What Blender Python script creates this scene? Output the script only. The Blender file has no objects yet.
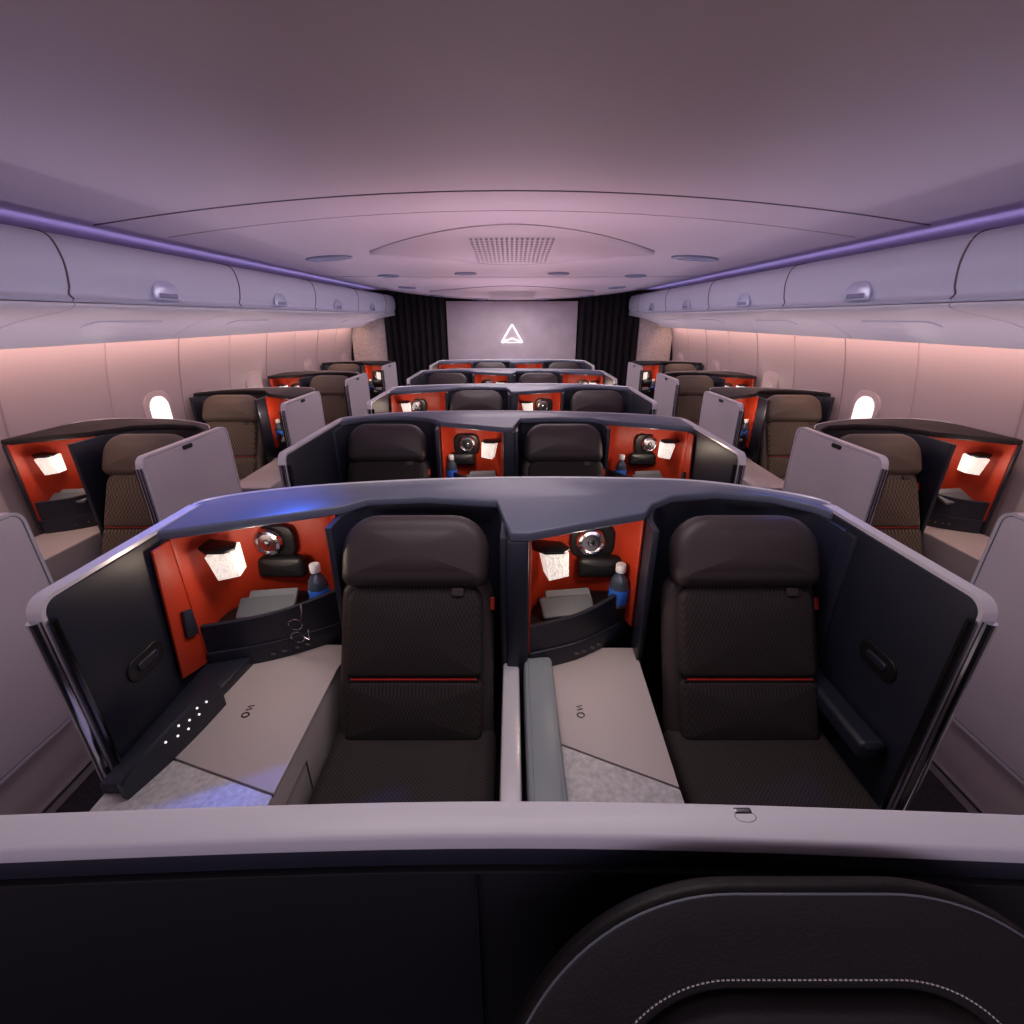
import bpy, bmesh, math, random
from mathutils import Vector, Matrix
random.seed(3)
S = bpy.context.scene
S.view_settings.view_transform = 'Standard'
S.view_settings.look = 'None'
H = 1.9
PITCH = 1.63

# ---------------------------------------------------------------- materials
MATS = {}
def mat(name, col, rough=0.5, metal=0.0, var=0.0, vscale=6, bump=0.0, bscale=200, btype='noise', emit=None, estr=0, spec=0.5, coat=0, epat=False, bdist=0.004):
    if name in MATS: return MATS[name]
    m = bpy.data.materials.new(name); m.use_nodes = True
    nt = m.node_tree; b = nt.nodes['Principled BSDF']
    b.inputs['Base Color'].default_value = (*col, 1)
    b.inputs['Roughness'].default_value = rough
    b.inputs['Metallic'].default_value = metal
    b.inputs['Specular IOR Level'].default_value = spec
    b.inputs['Coat Weight'].default_value = coat
    tc = nt.nodes.new('ShaderNodeTexCoord')
    if var > 0:
        n = nt.nodes.new('ShaderNodeTexNoise'); n.inputs['Scale'].default_value = vscale; n.inputs['Detail'].default_value = 5
        nt.links.new(tc.outputs['Object'], n.inputs['Vector'])
        r = nt.nodes.new('ShaderNodeValToRGB')
        r.color_ramp.elements[0].position = 0.3; r.color_ramp.elements[1].position = 0.7
        r.color_ramp.elements[0].color = (*[c*(1-var) for c in col], 1)
        r.color_ramp.elements[1].color = (*[min(1, c*(1+var)) for c in col], 1)
        nt.links.new(n.outputs['Fac'], r.inputs['Fac']); nt.links.new(r.outputs['Color'], b.inputs['Base Color'])
    if bump > 0:
        if btype == 'noise':
            t = nt.nodes.new('ShaderNodeTexNoise'); t.inputs['Scale'].default_value = bscale; out = t.outputs['Fac']
        elif btype == 'weave':
            t = nt.nodes.new('ShaderNodeTexChecker'); t.inputs['Scale'].default_value = bscale; out = t.outputs['Fac']
            t.inputs['Color1'].default_value=(*[c*1.7 for c in col],1); t.inputs['Color2'].default_value=(*[c*0.55 for c in col],1)
            nt.links.new(t.outputs['Color'], b.inputs['Base Color'])
        else:
            t = nt.nodes.new('ShaderNodeTexVoronoi'); t.inputs['Scale'].default_value = bscale; out = t.outputs['Distance']
        nt.links.new(tc.outputs['Object'], t.inputs['Vector'])
        bp = nt.nodes.new('ShaderNodeBump'); bp.inputs['Strength'].default_value = bump; bp.inputs['Distance'].default_value = bdist
        nt.links.new(out, bp.inputs['Height']); nt.links.new(bp.outputs['Normal'], b.inputs['Normal'])
    if emit:
        b.inputs['Emission Color'].default_value = (*emit, 1); b.inputs['Emission Strength'].default_value = estr
        if epat:
            t = nt.nodes.new('ShaderNodeTexVoronoi'); t.inputs['Scale'].default_value = 110
            nt.links.new(tc.outputs['Object'], t.inputs['Vector'])
            r = nt.nodes.new('ShaderNodeValToRGB')
            r.color_ramp.elements[0].position=0.1; r.color_ramp.elements[0].color=(1,.94,.88,1)
            r.color_ramp.elements[1].position=0.75; r.color_ramp.elements[1].color=(.50,.42,.36,1)
            nt.links.new(t.outputs['Distance'], r.inputs['Fac']); nt.links.new(r.outputs['Color'], b.inputs['Emission Color'])
    MATS[name] = m
    return m

NAVY   = mat('navy_shell', (0.016,0.018,0.032), 0.42, var=0.1)
BLACK  = mat('black_plastic', (0.009,0.009,0.011), 0.38)
FRONTB = mat('front_panel_black', (0.006,0.006,0.009), 0.5, spec=0.35)
LEDGE  = mat('ledge_grey', (0.11,0.125,0.18), 0.34)
LEDGEF = mat('ledge_front_grey', (0.62,0.62,0.67), 0.4)
LEDGED = mat('ledge_brown', (0.022,0.018,0.020), 0.5, spec=0.2)
WHITEL = mat('pale_trim', (0.70,0.68,0.73), 0.3, metal=0.2)
BEIGE  = mat('console_leather', (0.52,0.455,0.45), 0.5, bump=0.15, bscale=300)
STONE  = mat('console_stone', (0.52,0.51,0.53), 0.45, var=0.2, vscale=60)
DIV    = mat('divider_greyblue', (0.25,0.285,0.31), 0.4)
RED    = mat('red_lining', (0.46,0.034,0.009), 0.5, bump=0.1, bscale=150)
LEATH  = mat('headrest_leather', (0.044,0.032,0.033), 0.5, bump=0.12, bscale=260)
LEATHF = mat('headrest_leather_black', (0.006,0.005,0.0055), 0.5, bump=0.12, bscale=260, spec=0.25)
FABR   = mat('seat_fabric', (0.026,0.018,0.018), 0.85, bump=0.8, bscale=150, btype='weave')
LEATHB = mat('headrest_leather_brown', (0.13,0.10,0.075), 0.5, bump=0.12, bscale=260)
FABRB  = mat('seat_fabric_brown', (0.12,0.094,0.070), 0.85, bump=0.6, bscale=90, btype='weave')
REDST  = mat('red_stitch', (0.50,0.02,0.015), 0.5)
CHROME = mat('chrome_edge', (0.70,0.70,0.74), 0.16, metal=1)
CHROMED= mat('dark_chrome', (0.14,0.14,0.15), 0.25, metal=1)
DOORO  = mat('door_outer_grey', (0.60,0.55,0.59), 0.42, bump=0.08, bscale=400)
BIN    = mat('bin_plastic', (0.66,0.67,0.78), 0.33)
PSU    = mat('psu_plastic', (0.76,0.73,0.77), 0.28)
CEIL   = mat('ceiling_panel', (0.60,0.505,0.56), 0.5)
CEIL2  = mat('ceiling_inset', (0.55,0.46,0.51), 0.42)
SEAM   = mat('seam_dark', (0.14,0.11,0.13), 0.6)
JOINT  = mat('panel_joint', (0.36,0.31,0.33), 0.6)
WALL   = mat('sidewall_panel', (0.53,0.445,0.495), 0.45)
FLOOR  = mat('carpet', (0.03,0.026,0.032), 0.95, var=0.4, vscale=60, bump=0.5, bscale=300)
BULK   = mat('bulkhead_marble', (0.58,0.50,0.57), 0.4, var=0.10, vscale=3.5)
BULKT  = mat('bulkhead_textured', (0.74,0.64,0.62), 0.4, var=0.16, vscale=25)
CURT   = mat('curtain_cloth', (0.014,0.011,0.016), 0.9)
GLOW   = mat('lamp_glow', (0.8,0.75,0.7), 0.3, emit=(1,0.86,0.72), estr=0.95, bump=0.5, bscale=110, btype='vor', epat=True)
LOGO   = mat('logo_light', (1,1,1), 0.4, emit=(1,0.97,0.95), estr=1.4)
DOT    = mat('button_light', (1,1,1), 0.4, emit=(1,1,1), estr=0.9)
WINL   = mat('window_daylight', (1,1,1), 0.4, emit=(1,0.93,0.85), estr=1.3)
VENT   = mat('vent_glass', (0.26,0.27,0.40), 0.22)
BOTD   = mat('bottle_glass', (0.05,0.07,0.11), 0.08, coat=0.5)
BOTB   = mat('bottle_label', (0.03,0.16,0.75), 0.35)
CAP    = mat('bottle_cap', (0.80,0.83,0.88), 0.4)
BOOK   = mat('booklet_grey', (0.11,0.125,0.15), 0.5)
BOOK2  = mat('booklet_light', (0.18,0.20,0.23), 0.5)
STITCH = mat('grey_stitch', (0.62,0.60,0.60), 0.6)
LATCH  = mat('latch_silver', (0.62,0.66,0.85), 0.2, metal=0.3)
WARM   = mat('wall_wash_strip', (1,0.7,0.5), 0.5, emit=(1.0,0.66,0.50), estr=2.6)

# ---------------------------------------------------------------- mesh helpers
def fin(bm, name, m, ang=35):
    bmesh.ops.recalc_face_normals(bm, faces=bm.faces)
    me = bpy.data.meshes.new(name); bm.to_mesh(me); bm.free()
    for p in me.polygons: p.use_smooth = True
    try: me.set_sharp_from_angle(angle=math.radians(ang))
    except Exception: pass
    me.materials.append(m)
    return me

def catmull(p, n=8):
    out = []
    for i in range(len(p)-1):
        p0 = Vector(p[max(i-1,0)]); p1 = Vector(p[i]); p2 = Vector(p[i+1]); p3 = Vector(p[min(i+2,len(p)-1)])
        for j in range(n):
            t = j/n
            out.append(0.5*((2*p1)+(p2-p0)*t+(2*p0-5*p1+4*p2-p3)*t*t+(3*p1-p0-3*p2+p3)*t**3))
    out.append(Vector(p[-1]))
    return out

def prism(name, poly, a0, a1, m, axis='z', bev=0.0, seg=2):
    bm = bmesh.new()
    def mp(u, v, a):
        return {'z':(u,v,a), 'x':(a,u,v), 'y':(u,a,v)}[axis]
    lo = [bm.verts.new(mp(p[0],p[1],a0)) for p in poly]
    hi = [bm.verts.new(mp(p[0],p[1],a1)) for p in poly]
    bm.faces.new(lo[::-1]); bm.faces.new(hi)
    n = len(poly)
    for i in range(n):
        bm.faces.new((lo[i],lo[(i+1)%n],hi[(i+1)%n],hi[i]))
    bmesh.ops.recalc_face_normals(bm, faces=bm.faces)
    if bev > 0:
        es = [e for e in bm.edges if len(e.link_faces)==2 and e.calc_face_angle(0) > math.radians(35)]
        bmesh.ops.bevel(bm, geom=es, offset=bev, segments=seg, affect='EDGES', profile=0.5, clamp_overlap=True)
    return fin(bm, name, m)

def box(name, x0,x1,y0,y1,z0,z1, m, bev=0.006):
    return prism(name, [(x0,y0),(x1,y0),(x1,y1),(x0,y1)], z0, z1, m, bev=bev)

def strip(name, path, th, z0, z1, m, bev=0.004, smooth=True):
    p = catmull(path, 7) if smooth else [Vector(q) for q in path]
    L=[];R=[]
    for i,q in enumerate(p):
        d = (p[min(i+1,len(p)-1)]-p[max(i-1,0)]).normalized()
        nrm = Vector((-d.y,d.x))
        L.append(q+nrm*th/2); R.append(q-nrm*th/2)
    return prism(name, L+R[::-1], z0, z1, m, bev=bev)

def rrect(w,h,rad,n=7):
    bl,br,tr,tl = rad
    out=[]
    for (cx,cy,r,a0) in ((w/2-br,-h/2+br,br,-90),(w/2-tr,h/2-tr,tr,0),(-w/2+tl,h/2-tl,tl,90),(-w/2+bl,-h/2+bl,bl,180)):
        for i in range(n+1):
            a=math.radians(a0+90*i/n); out.append((cx+r*math.cos(a),cy+r*math.sin(a)))
    return out

def pillow(name, w,h,T,R,rad,m, M=Matrix.Identity(4), crown=0.01, n=7):
    bm = bmesh.new()
    R=min(R,T/2)
    def ring(d,z):
        rr=[max(r-d,0.002) for r in rad]
        return [bm.verts.new(M@Vector((p[0],p[1],z))) for p in rrect(w-2*d,h-2*d,rr,n)]
    rings=[]
    K=5
    for i in range(K+1):
        a=math.pi/2*(1-i/K); rings.append(ring(R*(1-math.cos(a)), -((T/2-R)+R*math.sin(a))))
    for i in range(K+1):
        a=math.pi/2*i/K; rings.append(ring(R*(1-math.cos(a)), (T/2-R)+R*math.sin(a)))
    base = rrect(w-2*R,h-2*R,[max(r-R,0.002) for r in rad],n)
    for s in (0.85,0.65,0.4,0.18):
        rings.append([bm.verts.new(M@Vector((p[0]*s,p[1]*s,T/2+crown*(1-s*s)))) for p in base])
    n=len(rings[0])
    for a,b in zip(rings[:-1],rings[1:]):
        for i in range(n): bm.faces.new((a[i],a[(i+1)%n],b[(i+1)%n],b[i]))
    bm.faces.new(rings[-1]); bm.faces.new(rings[0][::-1])
    return fin(bm,name,m,50)

def lathe(name, prof, m, M=Matrix.Identity(4), n=24):
    bm=bmesh.new(); rows=[]
    for r,z in prof:
        rows.append([bm.verts.new(M@Vector((max(r,1e-4)*math.cos(2*math.pi*i/n),max(r,1e-4)*math.sin(2*math.pi*i/n),z))) for i in range(n)])
    for a,b in zip(rows[:-1],rows[1:]):
        for i in range(n): bm.faces.new((a[i],a[(i+1)%n],b[(i+1)%n],b[i]))
    bm.faces.new(rows[0][::-1]); bm.faces.new(rows[-1])
    return fin(bm,name,m)

def tube(name, pts, r, m, n=8, closed=False):
    bm=bmesh.new(); pts=[Vector(p) for p in pts]; rows=[]
    for i,p in enumerate(pts):
        if closed: d=(pts[(i+1)%len(pts)]-pts[i-1]).normalized()
        else: d=(pts[min(i+1,len(pts)-1)]-pts[max(i-1,0)]).normalized()
        up=Vector((0,0,1)) if abs(d.z)<0.9 else Vector((1,0,0))
        a=d.cross(up).normalized(); b=d.cross(a).normalized()
        rows.append([bm.verts.new(p+a*r*math.cos(2*math.pi*k/n)+b*r*math.sin(2*math.pi*k/n)) for k in range(n)])
    rng = range(len(rows)) if closed else range(len(rows)-1)
    for i in rng:
        A=rows[i];B=rows[(i+1)%len(rows)]
        for k in range(n): bm.faces.new((A[k],A[(k+1)%n],B[(k+1)%n],B[k]))
    if not closed:
        bm.faces.new(rows[0][::-1]); bm.faces.new(rows[-1])
    return fin(bm,name,m)

def ob(name, me, parent=None, loc=(0,0,0)):
    o=bpy.data.objects.new(name, me); S.collection.objects.link(o); o.location=loc
    if parent: o.parent=parent
    return o
def group(name, parts, loc=(0,0,0), sx=1, sc=1):
    e=bpy.data.objects.new(name,None); e.empty_display_size=0.1; S.collection.objects.link(e)
    e.location=loc; e.scale=(sx*sc,sc,sc)
    for me in parts: ob(me.name.split('.')[0], me, e)
    return e
def T(x,y,z): return Matrix.Translation((x,y,z))
def RX(d): return Matrix.Rotation(math.radians(d),4,'X')
def RY(d): return Matrix.Rotation(math.radians(d),4,'Y')
def RZ(d): return Matrix.Rotation(math.radians(d),4,'Z')

# ---------------------------------------------------------------- seat (local: x centre 0, hinge y=0,z=.47)
def seat_parts(LE,FA):
    tau=27.0
    B=T(0,0,0.45)@RX(90-tau)          # local y -> up back, z -> toward -y
    P=[]
    P.append(pillow('backrest_shell',0.58,0.64,0.10,0.04,(0.05,0.05,0.09,0.09),LE,B@T(0,0.30,-0.03),0.0))
    P.append(pillow('backrest_panel',0.50,0.345,0.06,0.025,(0.03,0.03,0.07,0.07),FA,B@T(0,0.405,0.03),0.012))
    P.append(pillow('lumbar_panel',0.50,0.225,0.06,0.025,(0.03,)*4,FA,B@T(0,0.118,0.03),0.014))
    P.append(tube('red_stitch',[B@Vector((x,0.232,0.054)) for x in (-0.23,-0.1,0,0.1,0.23)],0.0032,REDST,6))
    P.append(tube('upper_piping',[B@Vector((x,0.225,0.054)) for x in (-0.24,-0.1,0,0.1,0.24)],0.003,BLACK,6))
    P.append(pillow('headrest',0.545,0.27,0.13,0.055,(0.05,0.05,0.135,0.135),LE,B@T(0,0.70,0.03),0.02))
    P.append(pillow('headrest_tag',0.045,0.03,0.006,0.002,(0.008,)*4,LEATH,B@T(0.16,0.55,0.068),0))
    P.append(pillow('belt_tab',0.02,0.05,0.02,0.006,(0.006,)*4,REDST,B@T(0.285,0.50,0.0),0))
    P.append(pillow('seat_cushion',0.60,0.62,0.14,0.045,(0.06,0.06,0.03,0.03),FA,T(0,-0.27,0.42),0.012))
    P.append(box('seat_base',-0.28,0.28,-0.55,0.05,0.0,0.36,BLACK,0.01))
    return P
SEAT_D = seat_parts(LEATH,FABR)
SEAT_B = seat_parts(LEATHB,FABRB)
def seat(x,y,parts): return group('airplane_seat',parts,(x,y,0))

# ---------------------------------------------------------------- niche details
def niche(xl,xr,yo,tag,spk):
    w=xr-xl; P=[]
    back=[(xl,1.44+yo),(xl+.02,1.64+yo),(xl+.35*w,1.78+yo),(xl+.8*w,1.78+yo),(xr-.005,1.62+yo)]
    P.append(strip('red_lining'+tag,back,0.012,0.70,1.2,RED))
    tray=[(xl+.005,1.455+yo),(xl+.42*w,1.52+yo),(xl+.75*w,1.61+yo),(xr+.0,1.70+yo)]
    p=catmull(tray,8); bm=bmesh.new(); rows=[]
    for i,q in enumerate(p):
        d=(p[min(i+1,len(p)-1)]-p[max(i-1,0)]).normalized(); nr=Vector((-d.y,d.x))*.009
        f=i/(len(p)-1); zt=.825+.055*f*f
        rows.append([bm.verts.new((q.x+nr.x*s,q.y+nr.y*s,z)) for s,z in ((-1,.70),(-1,zt-.004),(-.6,zt),(.6,zt),(1,zt-.004),(1,.70))])
    for a,b in zip(rows[:-1],rows[1:]):
        for k in range(6): bm.faces.new((a[k],a[(k+1)%6],b[(k+1)%6],b[k]))
    bm.faces.new(rows[0][::-1]); bm.faces.new(rows[-1])
    P.append(fin(bm,'tray_front'+tag,NAVY))
    tp=[(q.x,q.y) for q in catmull(tray,6)]
    P.append(prism('tray_floor'+tag,tp+[(xr-.02,1.77+yo),(xl+.02,1.77+yo)],0.765,0.78,BLACK))
    low=[(a,b-0.02) for a,b in tp]
    P.append(prism('power_panel'+tag,low+[(xr,1.78+yo),(xl,1.78+yo)],0.60,0.705,NAVY,bev=0.006))
    for i,fx in enumerate((0.35,0.43,0.5,0.57)):
        q=catmull(tray,20)[int(fx*60)]
        P.append(box('socket%d'%i+tag,q.x-.010,q.x+.010,q.y-.024,q.y-.018,0.648,0.662,CHROMED,0.002))
    lx,ly=xl+.10,1.56+yo
    # glowing lamp block, square tapered body under a thin dark bracket
    P.append(lathe('lamp_shade'+tag,[(0.050,-.052),(0.055,-.056),(0.066,.048),(0.060,.052)],GLOW,T(lx,ly,1.045)@RY(-8)@RZ(45+12),4))
    P.append(prism('lamp_arm'+tag,[(lx-.09,ly+.06),(lx-.085,ly-.02),(lx-.04,ly-.056),(lx+.03,ly-.052),(lx+.054,ly-.02),(lx+.03,ly+.035)],1.099,1.112,BLACK,bev=0.005))
    sxp=xl+spk*w; sy=1.752+yo
    M=T(sxp,sy,1.035)@RX(90)
    P.append(lathe('speaker_ring'+tag,[(0.038,0.0),(0.058,0.0),(0.062,0.012),(0.055,0.026),(0.044,0.03),(0.038,0.02)],CHROME,M,32))
    P.append(lathe('speaker_core'+tag,[(0.040,0.0),(0.040,0.012),(0.016,0.020),(0.0,0.022)],BLACK,M,24))
    P.append(lathe('speaker_cap'+tag,[(0.012,0.018),(0.011,0.028),(0.0,0.030)],CHROME,M,16))
    P.append(pillow('speaker_plate'+tag,0.19,0.15,0.02,0.009,(0.05,)*4,BLACK,T(sxp+.01,sy+.012,1.03)@RX(90),0))
    P.append(pillow('pocket'+tag,0.20,0.095,0.06,0.025,(0.02,0.02,0.03,0.03),BLACK,T(sxp+.045,sy-.015,0.925)@RX(80),0.004))
    return P,(lx,ly)

BOOKP=[pillow('booklet',0.22,0.10,0.022,0.008,(0.012,)*4,BOOK,T(0,0,0.812)@RZ(10)@RX(24),0),
       pillow('booklet_cover',0.19,0.085,0.016,0.005,(0.008,)*4,BOOK2,T(0.010,0.035,0.828)@RZ(8)@RX(26),0)]
BOTTLE=[lathe('glass_body',[(0.036,0.0),(0.040,0.006),(0.040,0.10),(0.032,0.13),(0.017,0.15),(0.016,0.165)],BOTD),
        lathe('label',[(0.0405,0.018),(0.0412,0.019),(0.0412,0.085),(0.0405,0.086)],BOTB),
        lathe('cap',[(0.020,0.160),(0.021,0.162),(0.021,0.190),(0.018,0.195)],CAP)]

def door(xa,y0,y1,z0,z1,inner,outer,side,tag=''):
    P=[]; cy=(y0+y1)/2; cz_=(z0+z1)/2; w=y1-y0; h=z1-z0
    def rr(i,r): return [(p[0]+cy,p[1]+cz_) for p in rrect(w-2*i,h-2*i,(r,)*4,6)]
    P.append(prism('door_core'+tag,rr(0.004,0.045),xa-.015,xa+.015,NAVY,'x'))
    bm=bmesh.new(); o=rr(0,0.05); i_=rr(0.012,0.04)
    vs=[[bm.verts.new((xa+dx,p[0],p[1])) for p in pl] for dx,pl in ((-.0195,i_),(-.0195,o),(.0195,o),(.0195,i_))]
    n=len(o)
    for a,b in zip(vs,vs[1:]+vs[:1]):
        for k in range(n): bm.faces.new((a[k],a[(k+1)%n],b[(k+1)%n],b[k]))
    P.append(fin(bm,'door_rim'+tag,WHITEL))
    for s,mm,nm in ((side,inner,'door_inner_face'),(-side,outer,'door_outer_face')):
        M=T(xa+s*0.013,cy,cz_)@(RZ(90)@RX(90))
        P.append(pillow(nm+tag,w-.03,h-.03,0.010,0.004,(0.035,)*4,mm,M,0))
    P.append(tube('leading_edge'+tag,[(xa,y0-.004,z0+.03),(xa,y0-.004,z1-.055)],0.017,CHROME,12))
    P.append(tube('leading_edge_seal'+tag,[(xa+side*.03,y0+.012,z0+.03),(xa+side*.03,y0+.012,z1-.06)],0.011,CHROMED,10))
    return P

# ---------------------------------------------------------------- centre suite pair (row coordinates)
def pair_parts(dy0):
    P=[]
    arc=[(p.x,p.y) for p in catmull([(-1.235,1.60),(-1.20,1.74),(-.9,1.88),(-.45,1.97),(0,2.005),(.45,2.0),(.85,1.95),(1.20,1.76),(1.235,1.60)],7)]
    P.append(strip('shell_back',[(-1.225,1.62),(-1.19,1.735),(-.9,1.865),(-.45,1.955),(0,1.99),(.45,1.985),(.85,1.935),(1.19,1.75),(1.225,1.62)],0.03,0.0,1.2,NAVY))
    inner=[(1.195,1.60),(1.17,1.67),(1.06,1.77),(.86,1.82),(.66,1.78),(.55,1.69),(.50,1.60),(.06,1.42),(-.005,1.42),(-.03,1.55),(-.06,1.72),(-.35,1.765),(-.58,1.74),(-.66,1.655),(-1.21,1.42),(-1.235,1.42)]
    P.append(prism('shell_top_ledge',arc+inner,1.195,1.232,LEDGE,bev=0.008,seg=3))
    P.append(tube('ledge_pinstripe',[(x,y-.006,1.231) for x,y in arc[4:-4]],.006,WHITEL,6))
    P.append(strip('seat_surround_a',[(-.665,1.52),(-.655,1.66),(-.58,1.765),(-.35,1.80),(-.1,1.78),(-.035,1.68),(-.03,1.44)],0.024,0.3,1.2,NAVY))
    P.append(strip('seat_surround_b',[(.515,1.50),(.53,1.64),(.62,1.78),(.86,1.845),(1.08,1.80),(1.185,1.68),(1.20,1.5)],0.024,0.3,1.2,NAVY))
    P.append(box('centre_partition',-.02,.06,1.42,1.97,0.0,1.198,NAVY,0.012))
    P.append(box('outer_side_left',-1.235,-1.19,1.42,1.66,0.0,1.198,NAVY,0.01))
    P.append(box('outer_side_right',1.19,1.235,1.45,1.66,0.0,1.198,NAVY,0.01))
    P.append(prism('red_side_return',[(1.31,.70),(1.45,.66),(1.47,1.19),(1.36,1.19)],-1.192,-1.183,RED,'x',0.002))
    P.append(prism('side_slot',[(1.37,.83),(1.43,.81),(1.43,.92),(1.385,.935)],-1.183,-1.168,NAVY,'x',0.006))
    na,la=niche(-1.185,-.672,0,'_a',.32); nb,lb=niche(.062,.51,0,'_b',.60)
    P+=na+nb
    P.append(prism('console_a',[(-1.19,.62),(-.70,.62),(-.695,1.45),(-.675,1.6),(-1.19,1.6)],0.0,.608,BEIGE,bev=0.012,seg=3))
    P.append(prism('console_top_a',[(-1.19,1.09),(-.695,.93),(-.69,1.45),(-.672,1.6),(-1.19,1.6)],.608,.622,BEIGE,bev=0.004))
    P.append(prism('console_stone_a',[(-1.19,.62),(-.698,.62),(-.696,.925),(-1.19,1.085)],.606,.620,STONE,bev=0.003))
    P.append(prism('console_b',[(.15,.62),(.49,.62),(.505,1.3),(.515,1.58),(.15,1.58)],0.0,.608,BEIGE,bev=0.012,seg=3))
    P.append(prism('console_top_b',[(.155,1.105),(.495,.95),(.507,1.3),(.517,1.58),(.155,1.58)],.608,.622,BEIGE,bev=0.004))
    P.append(prism('console_stone_b',[(.155,.62),(.49,.62),(.495,.945),(.155,1.10)],.606,.620,STONE,bev=0.003))
    P.append(tube('hatch_seam',[(-.694,y,z) for y,z in ((.70,.20),(.70,.52),(1.12,.52),(1.12,.20))],.003,SEAM,6,True))
    P.append(prism('side_ledge',[(-1.195,.93),(-1.13,.93),(-1.085,1.12),(-1.05,1.35),(-1.03,1.50),(-1.195,1.50)],.615,.66,NAVY,bev=0.01))
    fin_path=[(-1.035,1.27),(-1.05,1.16),(-1.075,1.04),(-1.115,.915)]
    p=catmull(fin_path,8); bm=bmesh.new(); rows=[]
    for i,q in enumerate(p):
        d=(p[min(i+1,len(p)-1)]-p[max(i-1,0)]).normalized(); nr=Vector((-d.y,d.x))*.012
        f=i/(len(p)-1); zt=.655+.085*math.sin(math.pi*min(1,.16+f*.8))**.6
        rows.append([bm.verts.new((q.x+nr.x*s,q.y+nr.y*s,z)) for s,z in ((-1,.612),(-1,zt-.008),(-.5,zt),(.5,zt),(1,zt-.008),(1,.612))])
    for a,b in zip(rows[:-1],rows[1:]):
        for k in range(6): bm.faces.new((a[k],a[(k+1)%6],b[(k+1)%6],b[k]))
    bm.faces.new(rows[0][::-1]); bm.faces.new(rows[-1])
    P.append(fin(bm,'control_fin',NAVY))
    fp=catmull(fin_path,10)
    for i,(k,z) in enumerate(((7,.705),(10,.715),(10,.688),(13,.70),(16,.715),(17,.685),(20,.70),(14,.675))):
        q=fp[k]; P.append(lathe('button_%d'%i,[(0.0036,0),(0.0036,0.003),(0.0025,0.004)],DOT,T(q.x+.012,q.y,z)@RZ(-15)@RY(90),10))
    for bx in (-.93,.24):
        P.append(tube('charging_icon',[(bx+.012*math.cos(a),1.22+.010*math.sin(a),.622) for a in [math.pi/8*i for i in range(16)]],.003,CHROMED,6,True))
        P.append(tube('charging_bolt',[(bx+.010,1.262,.622),(bx-.010,1.258,.622),(bx+.010,1.246,.622),(bx-.010,1.242,.622)],.0026,CHROMED,6))
    P.append(box('armrest_strip',-.035,.028,.58,1.50,0.0,.66,WHITEL,0.012))
    P.append(box('stowed_divider',.045,.155,.58,1.455,0.0,.685,DIV,0.018))
    P.append(box('divider_cap',.062,.138,.60,1.432,.684,.689,DIV,0.002))
    P.append(pillow('side_armrest',0.40,0.085,0.07,0.02,(0.02,)*4,NAVY,T(1.155,1.27,.615)@RZ(90),0))
    P.append(box('lower_side_left',-1.245,-1.20,.60,1.5,0.0,.42,DOORO,0.008))
    P.append(box('lower_side_right',1.20,1.245,.60,1.5,0.0,.42,DOORO,0.008))
    P+=door(-1.222,dy0,1.70,.36,1.237,NAVY,DOORO,1,'_left')
    P+=door(1.222,dy0,1.70,.36,1.237,NAVY,DOORO,-1,'_right')
    for s in (-1,1):
        M=T(s*1.202,1.22,.86)@RZ(90)@RX(90)
        P.append(pillow('handle_recess',0.16,0.08,0.008,0.003,(0.039,)*4,BLACK,M,0))
        P.append(pillow('handle_grip',0.09,0.030,0.014,0.006,(0.014,)*4,NAVY,T(s*1.198,1.22,.862)@RZ(90)@RX(90),0))
    return P,(la,lb)
PA,LPOS=pair_parts(0.99)
PB,_=pair_parts(0.74)

def lamp_light(x,y,z,e=1.2):
    l=bpy.data.lights.new('niche_lamp_light','POINT'); l.energy=e; l.color=(1,0.80,0.62); l.shadow_soft_size=0.02
    o=bpy.data.objects.new('niche_lamp_light',l); S.collection.objects.link(o); o.location=(x,y,z)

for k in range(5):
    sx = 1 if k%2==0 else -1
    yo=PITCH*k
    group('suite_pair',PA if k==0 else PB,(0,yo,0),sx)
    for x in (-.36,.87): seat(sx*x,1.27+yo,SEAT_D)
    for (x,y) in LPOS:
        lamp_light(sx*(x+.13),y+yo-.03,1.08,1.3)
    for x in (-.805,.445): group('water_bottle',BOTTLE,(sx*x,1.66+yo,.782))
    for x in (-1.0,.225): group('magazine_stack',BOOKP,(sx*x,1.60+yo,0))

def eyeglasses():
    c=Vector((-.855,1.52,.785)); P=[]
    for i,dz in enumerate((0,-.06)):
        P.append(tube('lens_rim_%d'%i,[c+Vector((.027*math.cos(a),-.004,dz+.024*math.sin(a))) for a in [2*math.pi*j/20 for j in range(20)]],.0026,CHROME,6,True))
    P.append(tube('temple_1',[c+Vector((.02,0,-.06)),c+Vector((.045,-.006,-.07)),c+Vector((.05,-.01,-.02))],.0026,CHROME,6))
    P.append(tube('temple_2',[c+Vector((.02,0,.01)),c+Vector((.03,.008,.05)),c+Vector((.02,.03,.07))],.0026,CHROME,6))
    return P
group('eyeglasses',eyeglasses())

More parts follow.
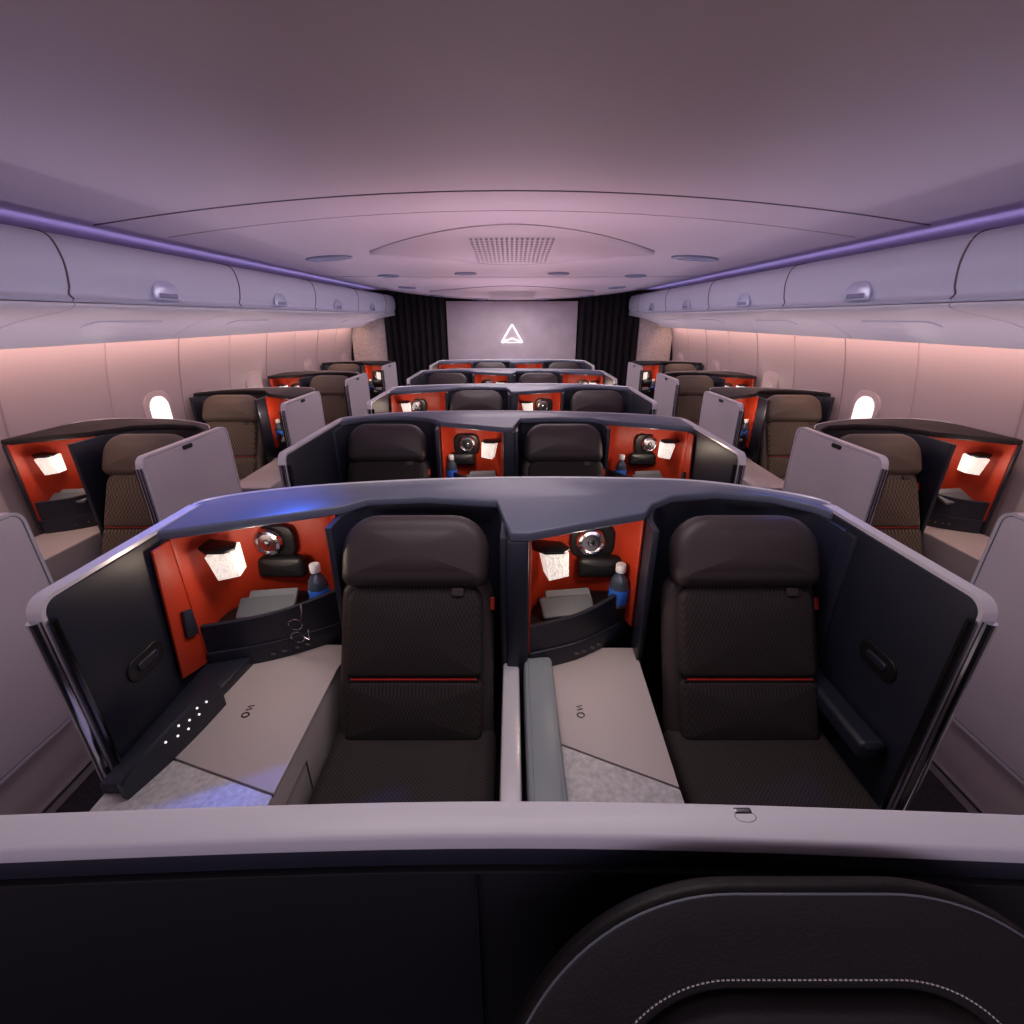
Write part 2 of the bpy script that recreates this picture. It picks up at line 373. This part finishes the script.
# ---------------------------------------------------------------- side suites (left; right is mirrored)
def side_parts(alt):
    P=[]; yo=1.27
    arc=[(p.x,p.y) for p in catmull([(-3.04,3.12),(-2.98,3.28),(-2.8,3.35),(-2.4,3.31),(-2.08,3.15),(-1.955,2.96)],7)]
    P.append(strip('shell_back',[(-3.03,3.10),(-2.97,3.26),(-2.8,3.33),(-2.4,3.29),(-2.09,3.13),(-1.965,2.96)],0.03,0.0,1.2,NAVY))
    inner=[(-1.975,2.90),(-2.01,3.0),(-2.14,3.11),(-2.35,3.15),(-2.56,3.11),(-2.64,3.0),(-2.68,2.93),(-3.04,2.70)]
    P.append(prism('shell_top_ledge',arc+inner,1.195,1.232,LEDGED,bev=0.008,seg=3))
    P.append(tube('ledge_pinstripe',[(x,y-.006,1.231) for x,y in arc[3:-3]],.004,WHITEL,6))
    P.append(strip('seat_surround',[(-2.655,2.72),(-2.65,2.95),(-2.57,3.12),(-2.35,3.18),(-2.12,3.13),(-1.99,3.0),(-1.975,2.85)],0.024,0.3,1.2,NAVY))
    P.append(box('outer_side',-3.045,-3.02,2.70,3.2,0.0,1.198,NAVY,0.008))
    n,l=niche(-3.018,-2.662,yo,'',.52)
    P+=n
    P.append(prism('console',[(-3.04,1.95),(-2.70,1.95),(-2.69,2.7),(-2.66,2.86),(-3.04,2.86)],0.0,.615,BEIGE,bev=0.012,seg=3))
    P.append(box('foot_rest',-2.62,-2.02,1.85,2.15,0.0,.42,NAVY,0.02))
    if alt:
        MM=T(-5.03,0,0)@Matrix.Diagonal((-1,1,1,1))
        for me in P:
            me.transform(MM); me.flip_normals()
        l=(-5.03-l[0],l[1])
    P.append(box('lower_side',-1.945,-1.90,1.62,3.24,0.0,.36,BEIGE,0.008))
    P.append(box('lower_side_trim',-1.902,-1.892,1.62,3.24,.05,.065,CHROME,0.002))
    return P,l
SP={0:side_parts(False),1:side_parts(True)}
SDOOR=door(-1.925,2.30,3.08,.34,1.237,NAVY,DOORO,-1)
SDOOR.append(pillow('number_badge',0.085,0.026,0.006,0.002,(0.012,)*4,BLACK,T(-1.903,2.66,1.205)@RZ(90)@RX(90),0))
for j in range(-1,4):
    a=j%2; P_,L_=SP[a]
    yo=PITCH*j
    for s in (1,-1):
        e=group('side_suite',P_,(0,yo,0),s)
        for me in SDOOR:
            ob(me.name.split('.')[0],me,e,(.055,.17,0) if j<0 else (0,0,0))
        f=(lambda x: (-5.03-x) if a else x)
        seat(s*f(-2.33),2.60+yo,SEAT_B)
        if j>=0:
            lamp_light((L_[0]+(-.12 if a else .12))*s,L_[1]+yo-.03,1.08,1.3)
            group('water_bottle',BOTTLE,(f(-2.712)*s,2.95+yo,.782))
            group('magazine_stack',BOOKP,(f(-2.895)*s,2.84+yo,.0))

# ---------------------------------------------------------------- foreground row: partition and headrest
def front_row():
    P=[]
    bk=[(p.x,p.y) for p in catmull([(-1.25,.425),(-.7,.455),(0,.474),(.7,.455),(1.25,.425)],8)]
    fr=[(x,y-.054) for x,y in bk][::-1]
    P.append(prism('ledge',bk+fr,1.206,1.236,LEDGEF,bev=0.006,seg=3))
    P.append(prism('upper_bevel',[(x,y-.01) for x,y in bk]+[(x,y+.004) for x,y in fr],1.165,1.206,NAVY,bev=0.004))
    P.append(prism('wall_panel',[(x,y-.02) for x,y in bk]+[(x,y-.004) for x,y in fr],0.0,1.165,FRONTB,bev=0.004))
    P.append(box('panel_seam',-.052,-.049,.395,.415,.2,1.16,BLACK,0))
    P.append(pillow('latch',0.028,0.012,0.010,0.004,(0.004,)*4,CHROMED,T(.337,.457,1.232),0))
    P.append(tube('latch_ring',[(.337+.015*math.cos(q),.448+.008*math.sin(q),1.2355) for q in [math.pi/8*i for i in range(16)]],.0008,CHROMED,6,True))
    return P
group('suite_partition',front_row())
def fg_seat():
    tau=27
    B=T(.368,.110,.75)@RX(90-tau)
    P=[]
    w,h=.79,.46
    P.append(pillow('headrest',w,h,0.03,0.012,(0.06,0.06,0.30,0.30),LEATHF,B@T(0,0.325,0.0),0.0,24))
    o=rrect(w-.014,h-.014,(0.055,0.055,0.292,0.292),24)
    P.append(tube('piping',[B@Vector((p[0],p[1]+.325,.0145)) for p in o],0.0014,BOOK,6,True))
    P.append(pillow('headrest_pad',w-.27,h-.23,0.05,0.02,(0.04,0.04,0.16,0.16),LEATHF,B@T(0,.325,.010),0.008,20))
    o=rrect(w-.248,h-.208,(0.05,0.05,0.17,0.17),40)
    bm=bmesh.new()
    pts=[B@Vector((p[0],p[1]+.325,.0152)) for p in o]
    cum=[0]
    for a,b in zip(pts,pts[1:]): cum.append(cum[-1]+(b-a).length)
    def at(d):
        for i in range(len(pts)-1):
            if cum[i+1]>=d:
                f=(d-cum[i])/max(cum[i+1]-cum[i],1e-6); return pts[i].lerp(pts[i+1],f)
        return pts[-1]
    d=0; up=Vector((0,-.89,.45))
    while d<cum[-1]-.008:
        a=at(d);b=at(d+.0036); dr=(b-a)
        if dr.length>1e-5:
            dr.normalize(); sd=dr.cross(up).normalized()*.0008
            q=[a-sd,b-sd,b+sd,a+sd]; vs=[bm.verts.new(v) for v in q]+[bm.verts.new(v+up*.0016) for v in q]
            for f in ((0,1,2,3),(4,5,6,7),(0,1,5,4),(1,2,6,5),(2,3,7,6),(3,0,4,7)): bm.faces.new([vs[i] for i in f])
        d+=.0062
    P.append(fin(bm,'stitching',STITCH))
    P.append(pillow('backrest',.6,.5,.12,.04,(.05,)*4,FABR,B@T(0,-.12,-.02),.01))
    P.append(pillow('seat_cushion',.6,.6,.14,.04,(.05,)*4,FABR,T(.375,-.33,.42),.01))
    P.append(box('seat_base',.1,.65,-.6,.0,0,.36,BLACK,.01))
    return P
group('airplane_seat',fg_seat())

# ---------------------------------------------------------------- room
ob('floor',box('floor',-3.15,3.15,-2.6,9.7,-.05,0,FLOOR,0))
def sm(t): t=max(0,min(1,t)); return t*t*(3-2*t)
def cz(x,y):
    c=.64-.34*sm((y-3.2)/6.3)
    e=.475
    return H+e+(c-e)*(1-min(1,abs(x)/2.35)**2.0)
bm=bmesh.new(); nx,ny=48,60; XW=2.84
g=[[bm.verts.new((-XW+2*XW*i/nx,-2.6+12.15*j/ny,cz(-XW+2*XW*i/nx,-2.6+12.15*j/ny))) for i in range(nx+1)] for j in range(ny+1)]
for j in range(ny):
    for i in range(nx): bm.faces.new((g[j][i],g[j][i+1],g[j+1][i+1],g[j+1][i]))
ob('ceiling',fin(bm,'ceiling',CEIL))
def cline(name,ys,r=.006,xs=2.33,mm=SEAM):
    pts=[]
    for i in range(61):
        x=-xs+2*xs*i/60; y=ys(x); pts.append((x,y,cz(x,y)-.001))
    ob(name,tube(name,pts,r,mm,6))
cline('trim_1',lambda x:3.0,.005)
cline('trim_2',lambda x:3.5,.003,2.25,JOINT)
cline('trim_3',lambda x:6.4,.004,2.25,JOINT)
def lens(name,yc,hw,hl):
    P=[]; bm=bmesh.new(); N=32; rows=[]
    def half(x): return hl*(1-(abs(x)/hw)**1.7)
    for i in range(N+1):
        x=-hw+2*hw*i/N; hh=max(half(x),.002)
        rows.append([bm.verts.new((x,yc+hh*t,cz(x,yc+hh*t)-.004-.03*min(1,4*(1-abs(t))))) for t in (-1,-.85,-.5,0,.5,.85,1)])
    for a,b in zip(rows[:-1],rows[1:]):
        for k in range(6): bm.faces.new((a[k],a[k+1],b[k+1],b[k]))
    P.append(fin(bm,'inset_panel',CEIL2,60))
    pts=[]
    for i in range(N+1):
        x=-hw+2*hw*i/N; pts.append((x,yc-max(half(x),.002),cz(x,yc-half(x))-.004))
    for i in range(N,-1,-1):
        x=-hw+2*hw*i/N; pts.append((x,yc+max(half(x),.002)+.001,cz(x,yc+half(x))-.004))
    P.append(tube('inset_rim',pts,.004,JOINT,6,True))
    bm=bmesh.new()
    for i in range(17):
        for j in range(11):
            x=-.33+.66*i/16; y=yc-.5+1.0*j/10; z=cz(x,y)-.037
            vs=[bm.verts.new((x+.012*math.cos(a),y+.028*math.sin(a),z)) for a in [math.pi/4*q for q in range(8)]]
            bm.faces.new(vs)
    P.append(fin(bm,'grille',SEAM))
    group(name,P)
lens('ceiling_air_inset',4.75,1.28,.85)
lens('ceiling_air_inset',7.95,1.28,.85)
def vent(x,y,rx,ry):
    bm=bmesh.new(); n=24; z=cz(x,y)
    tilt=(cz(x+.05,y)-cz(x-.05,y))/.1
    r=[]
    for s,dz in ((1,.004),(1,-.012),(.8,-.018),(.3,-.020)):
        r.append([bm.verts.new((x+s*rx*math.cos(2*math.pi*i/n),y+s*ry*math.sin(2*math.pi*i/n),z+dz+tilt*s*rx*math.cos(2*math.pi*i/n))) for i in range(n)])
    for a,b in zip(r[:-1],r[1:]):
        for i in range(n): bm.faces.new((a[i],a[(i+1)%n],b[(i+1)%n],b[i]))
    bm.faces.new(r[-1])
    ob('ceiling_downlight',fin(bm,'ceiling_downlight',VENT))
for s in (-1,1):
    vent(s*1.72,4.95,.22,.14)
    for (x,y) in ((1.5,6.3),(.55,6.15),(1.55,7.6),(.55,9.1),(1.3,8.9)): vent(s*x,y,.13,.10)

def extr_y(name,prof,y0,y1,m,ny=1,closed=False):
    bm=bmesh.new(); rows=[]
    for j in range(ny+1):
        y=y0+(y1-y0)*j/ny; rows.append([bm.verts.new((p[0],y,p[1])) for p in prof])
    n=len(prof)
    for a,b in zip(rows[:-1],rows[1:]):
        for i in range(n if closed else n-1): bm.faces.new((a[i],a[(i+1)%n],b[(i+1)%n],b[i]))
    if closed: bm.faces.new(rows[0]); bm.faces.new(rows[-1][::-1])
    return fin(bm,name,m,40)
wall_prof=catmull([(-3.07,0),(-3.12,.6),(-3.11,1.1),(-3.04,1.55),(-2.94,1.86),(-2.84,2.02)],6)
bin_prof=[(p.x,p.y) for p in catmull([(-2.32,2.285),(-2.22,2.278),(-2.16,2.245),(-2.135,2.15),(-2.145,2.05),(-2.16,2.01),(-2.145,1.985)],6)]
bin_close=[(-2.16,1.972),(-2.7,1.972),(-2.83,2.285)]
psu=[(p.x,p.y) for p in catmull([(-2.15,1.968),(-2.155,1.950),(-2.22,1.930),(-2.50,1.872),(-2.68,1.80),(-2.77,1.742)],5)]
psu_close=[(-2.79,1.75),(-2.79,1.80),(-2.72,1.95),(-2.4,1.968)]
for s,nm in ((1,'left'),(-1,'right')):
    f=lambda pr:[(p[0]*s,p[1]) for p in pr]
    ob('wall_'+nm,extr_y('wall_'+nm,f([(p.x,p.y) for p in wall_prof]),-2.6,9.41,WALL,1))
    ob('wall_upper_'+nm,box('wall_upper_'+nm,min(-2.90*s,-2.845*s),max(-2.90*s,-2.845*s),-2.6,9.55,2.0,2.42,WALL,0))
    P=[]
    for i in range(13):
        y=-.45+.815*i
        P.append(tube('panel_joint',[( (p.x+.002)*s,min(y,9.38),p.y) for p in wall_prof],.006,JOINT if i%2==0 else WALL,6))
    group('sidewall_trim',P)
    for i in range(-2,5):
        y0=2.5+1.53*i; y1=y0+1.522
        if i==4: y1=9.28
        P=[extr_y('bin_door',f(bin_prof+bin_close),y0,y1,BIN,1,True)]
        yc=(y0+y1)/2
        P.append(tube('bin_lip_line',[(-2.163*s,y0,2.242),(-2.163*s,y1,2.242)],.004,JOINT,6))
        if i<4:
            P.append(tube('bin_seam',[((p[0]+.001)*s,y1+.004,p[1]) for p in bin_prof],.005,SEAM,6))
            yl=3.17+1.53*i
            M=T(-2.138*s,yl,2.055)@RZ(90 if s>0 else -90)@RX(86)
            P.append(pillow('latch_bezel',0.24,0.11,0.016,0.007,(.02,.02,.085,.085),LATCH,M,0.006,12))
            P.append(pillow('latch_paddle',0.17,0.028,0.02,0.009,(.013,)*4,VENT,M@T(0,-.03,.006),0))
        group('overhead_bin',P)
        P=[extr_y('service_panel',f(psu+psu_close),y0,y1,PSU,1,True)]
        P.append(pillow('reading_light_panel',min(.6,(y1-y0)*.7),0.14,0.02,0.008,(.05,)*4,PSU,T(-2.52*s,yc,1.864)@RY(-17*s)@RZ(90),0))
        group('passenger_service_unit',P)
    ob('trim_wallwash_'+nm,box('wallwash',min(-2.83*s,-2.80*s),max(-2.83*s,-2.80*s),-2.5,9.28,1.79,1.81,WARM,0))
    for i in range(5):
        y=2.47+PITCH*i
        M=T(-3.098*s,y,1.10)@RZ(90 if s>0 else -90)@RX(90)
        P=[pillow('window_surround',0.34,0.46,0.03,0.014,(.14,)*4,WALL,M,0),
           pillow('window_pane' if i==1 else 'window_shade',0.23,0.34,0.02,0.006,(.10,)*4,WINL if i==1 else WALL,M@T(0,0,.012),0)]
        group('window_%d'%(i+1+(5 if s<0 else 0)),P)
    bm=bmesh.new(); N=120; a=[];b=[]
    for i in range(N+1):
        x=1.23+(2.36-1.23)*i/N; y=9.38+.035*math.sin(i/N*2*math.pi*9)+.008*math.sin(i*1.1)
        a.append(bm.verts.new((-s*x,y,0.02))); b.append(bm.verts.new((-s*x,y,cz(x,9.38)-.01)))
    for i in range(N): bm.faces.new((a[i],a[i+1],b[i+1],b[i]))
    ob('curtain',fin(bm,'curtain',CURT,80))
    ob('bulkhead_side_'+nm,box('bulkhead_side',min(-3.05*s,-2.40*s),max(-3.05*s,-2.40*s),9.43,9.5,0,1.99,BULKT,0.005))
ob('wall_front',box('wall_front',-3.15,3.15,9.56,9.62,0,2.6,CURT,0))
ob('bulkhead_panel',box('bulkhead_panel',-1.22,1.22,9.40,9.47,0,2.185,BULK,0.004))
def emblem():
    P=[]; cx,cz_=0,1.60; k=.95
    def bar(nm,a,b,r=.011):
        P.append(tube(nm,[(cx+a[0]*k,9.385,cz_+a[1]*k),(cx+b[0]*k,9.385,cz_+b[1]*k)],r,LOGO,6))
    bar('left_edge',(0,.20),(-.21,-.14)); bar('right_edge',(0,.20),(.21,-.14))
    bar('left_foot',(-.21,-.14),(0,-.06)); bar('right_foot',(.21,-.14),(0,-.06))
    bar('base_edge',(-.21,-.14),(.21,-.14),.005)
    return P
group('wall_emblem',emblem())

# ---------------------------------------------------------------- lights
def area(name,loc,rot,sx,sy,e,col,spread=180):
    l=bpy.data.lights.new(name,'AREA'); l.shape='RECTANGLE'; l.size=sx; l.size_y=sy; l.energy=e; l.color=col; l.spread=math.radians(spread)
    o=bpy.data.objects.new(name,l); S.collection.objects.link(o); o.location=loc; o.rotation_euler=[math.radians(a) for a in rot]
    return o
for s in (-1,1):
    # recessed in the gap above the bins
    area('cove_light',(2.45*s,4.6,2.300),(0,(180+40*s),0),.06,9.2,4.5,(.50,.44,1.0))
    area('wall_wash_light',(2.82*s,4.2,1.775),(0,(-40 if s>0 else 40),0),.03,10.0,22,(1.0,.62,.50))
    # added unseen fill above the side suites, brightening service panels and wall
    area('service_panel_fill',(2.52*s,5.0,1.30),(180,0,0),.05,8.5,7,(.90,.76,.98),110)
    # added unseen strip over the centre suites, tilted to brighten the bins
    area('bin_fill',(1.24*s,5.2,1.27),(0,180+28*s,0),.04,7.2,9,(.74,.68,1.0),120)
for y,e in ((1.3,14),(4.75,14),(6.9,13),(8.3,20)):
    area('ceiling_lamp',(0,y,cz(0,y)-.06),(0,0,0),1.6,.5,e,(1,.87,.91))
for k in range(1,5):
    area('ceiling_fill',(0,1.93+PITCH*k,1.245),(180,0,0),2.0,.05,(0,9,9,7,6)[k],(1,.72,.88),124)  # added upward fill for the ceiling, kept out of camera by its spread
area('rear_fill',(0,-2.4,1.8),(74,0,0),4.5,1.0,23,(.95,.80,.98))  # added fill from behind the camera
def spot(loc,tgt,e,col,ang):  # added spots that tint the ledge ends blue
    l=bpy.data.lights.new('blue_tint_spot','SPOT'); l.energy=e; l.color=col; l.spot_size=math.radians(ang); l.spot_blend=.9; l.shadow_soft_size=.03
    o=bpy.data.objects.new('blue_tint_spot',l); S.collection.objects.link(o); o.location=loc
    o.rotation_euler=(Vector(tgt)-Vector(loc)).to_track_quat('-Z','Y').to_euler()
spot((-1.35,2.5,2.35),(-1.08,1.66,1.23),110,(.03,.14,1.0),38)
spot((1.5,2.4,2.35),(1.2,1.74,1.23),22,(.04,.18,1.0),26)
w=bpy.data.worlds.new('cabin_world'); S.world=w; w.use_nodes=True
w.node_tree.nodes['Background'].inputs['Color'].default_value=(.62,.48,.64,1)
w.node_tree.nodes['Background'].inputs['Strength'].default_value=.32

# ---------------------------------------------------------------- camera
cd=bpy.data.cameras.new('camera'); cd.sensor_width=36; cd.lens=464/1024*36; cd.clip_start=.01
co=bpy.data.objects.new('camera',cd); S.collection.objects.link(co)
co.location=(0,0,H); co.rotation_euler=(math.radians(90-22.7),0,0)
S.camera=co
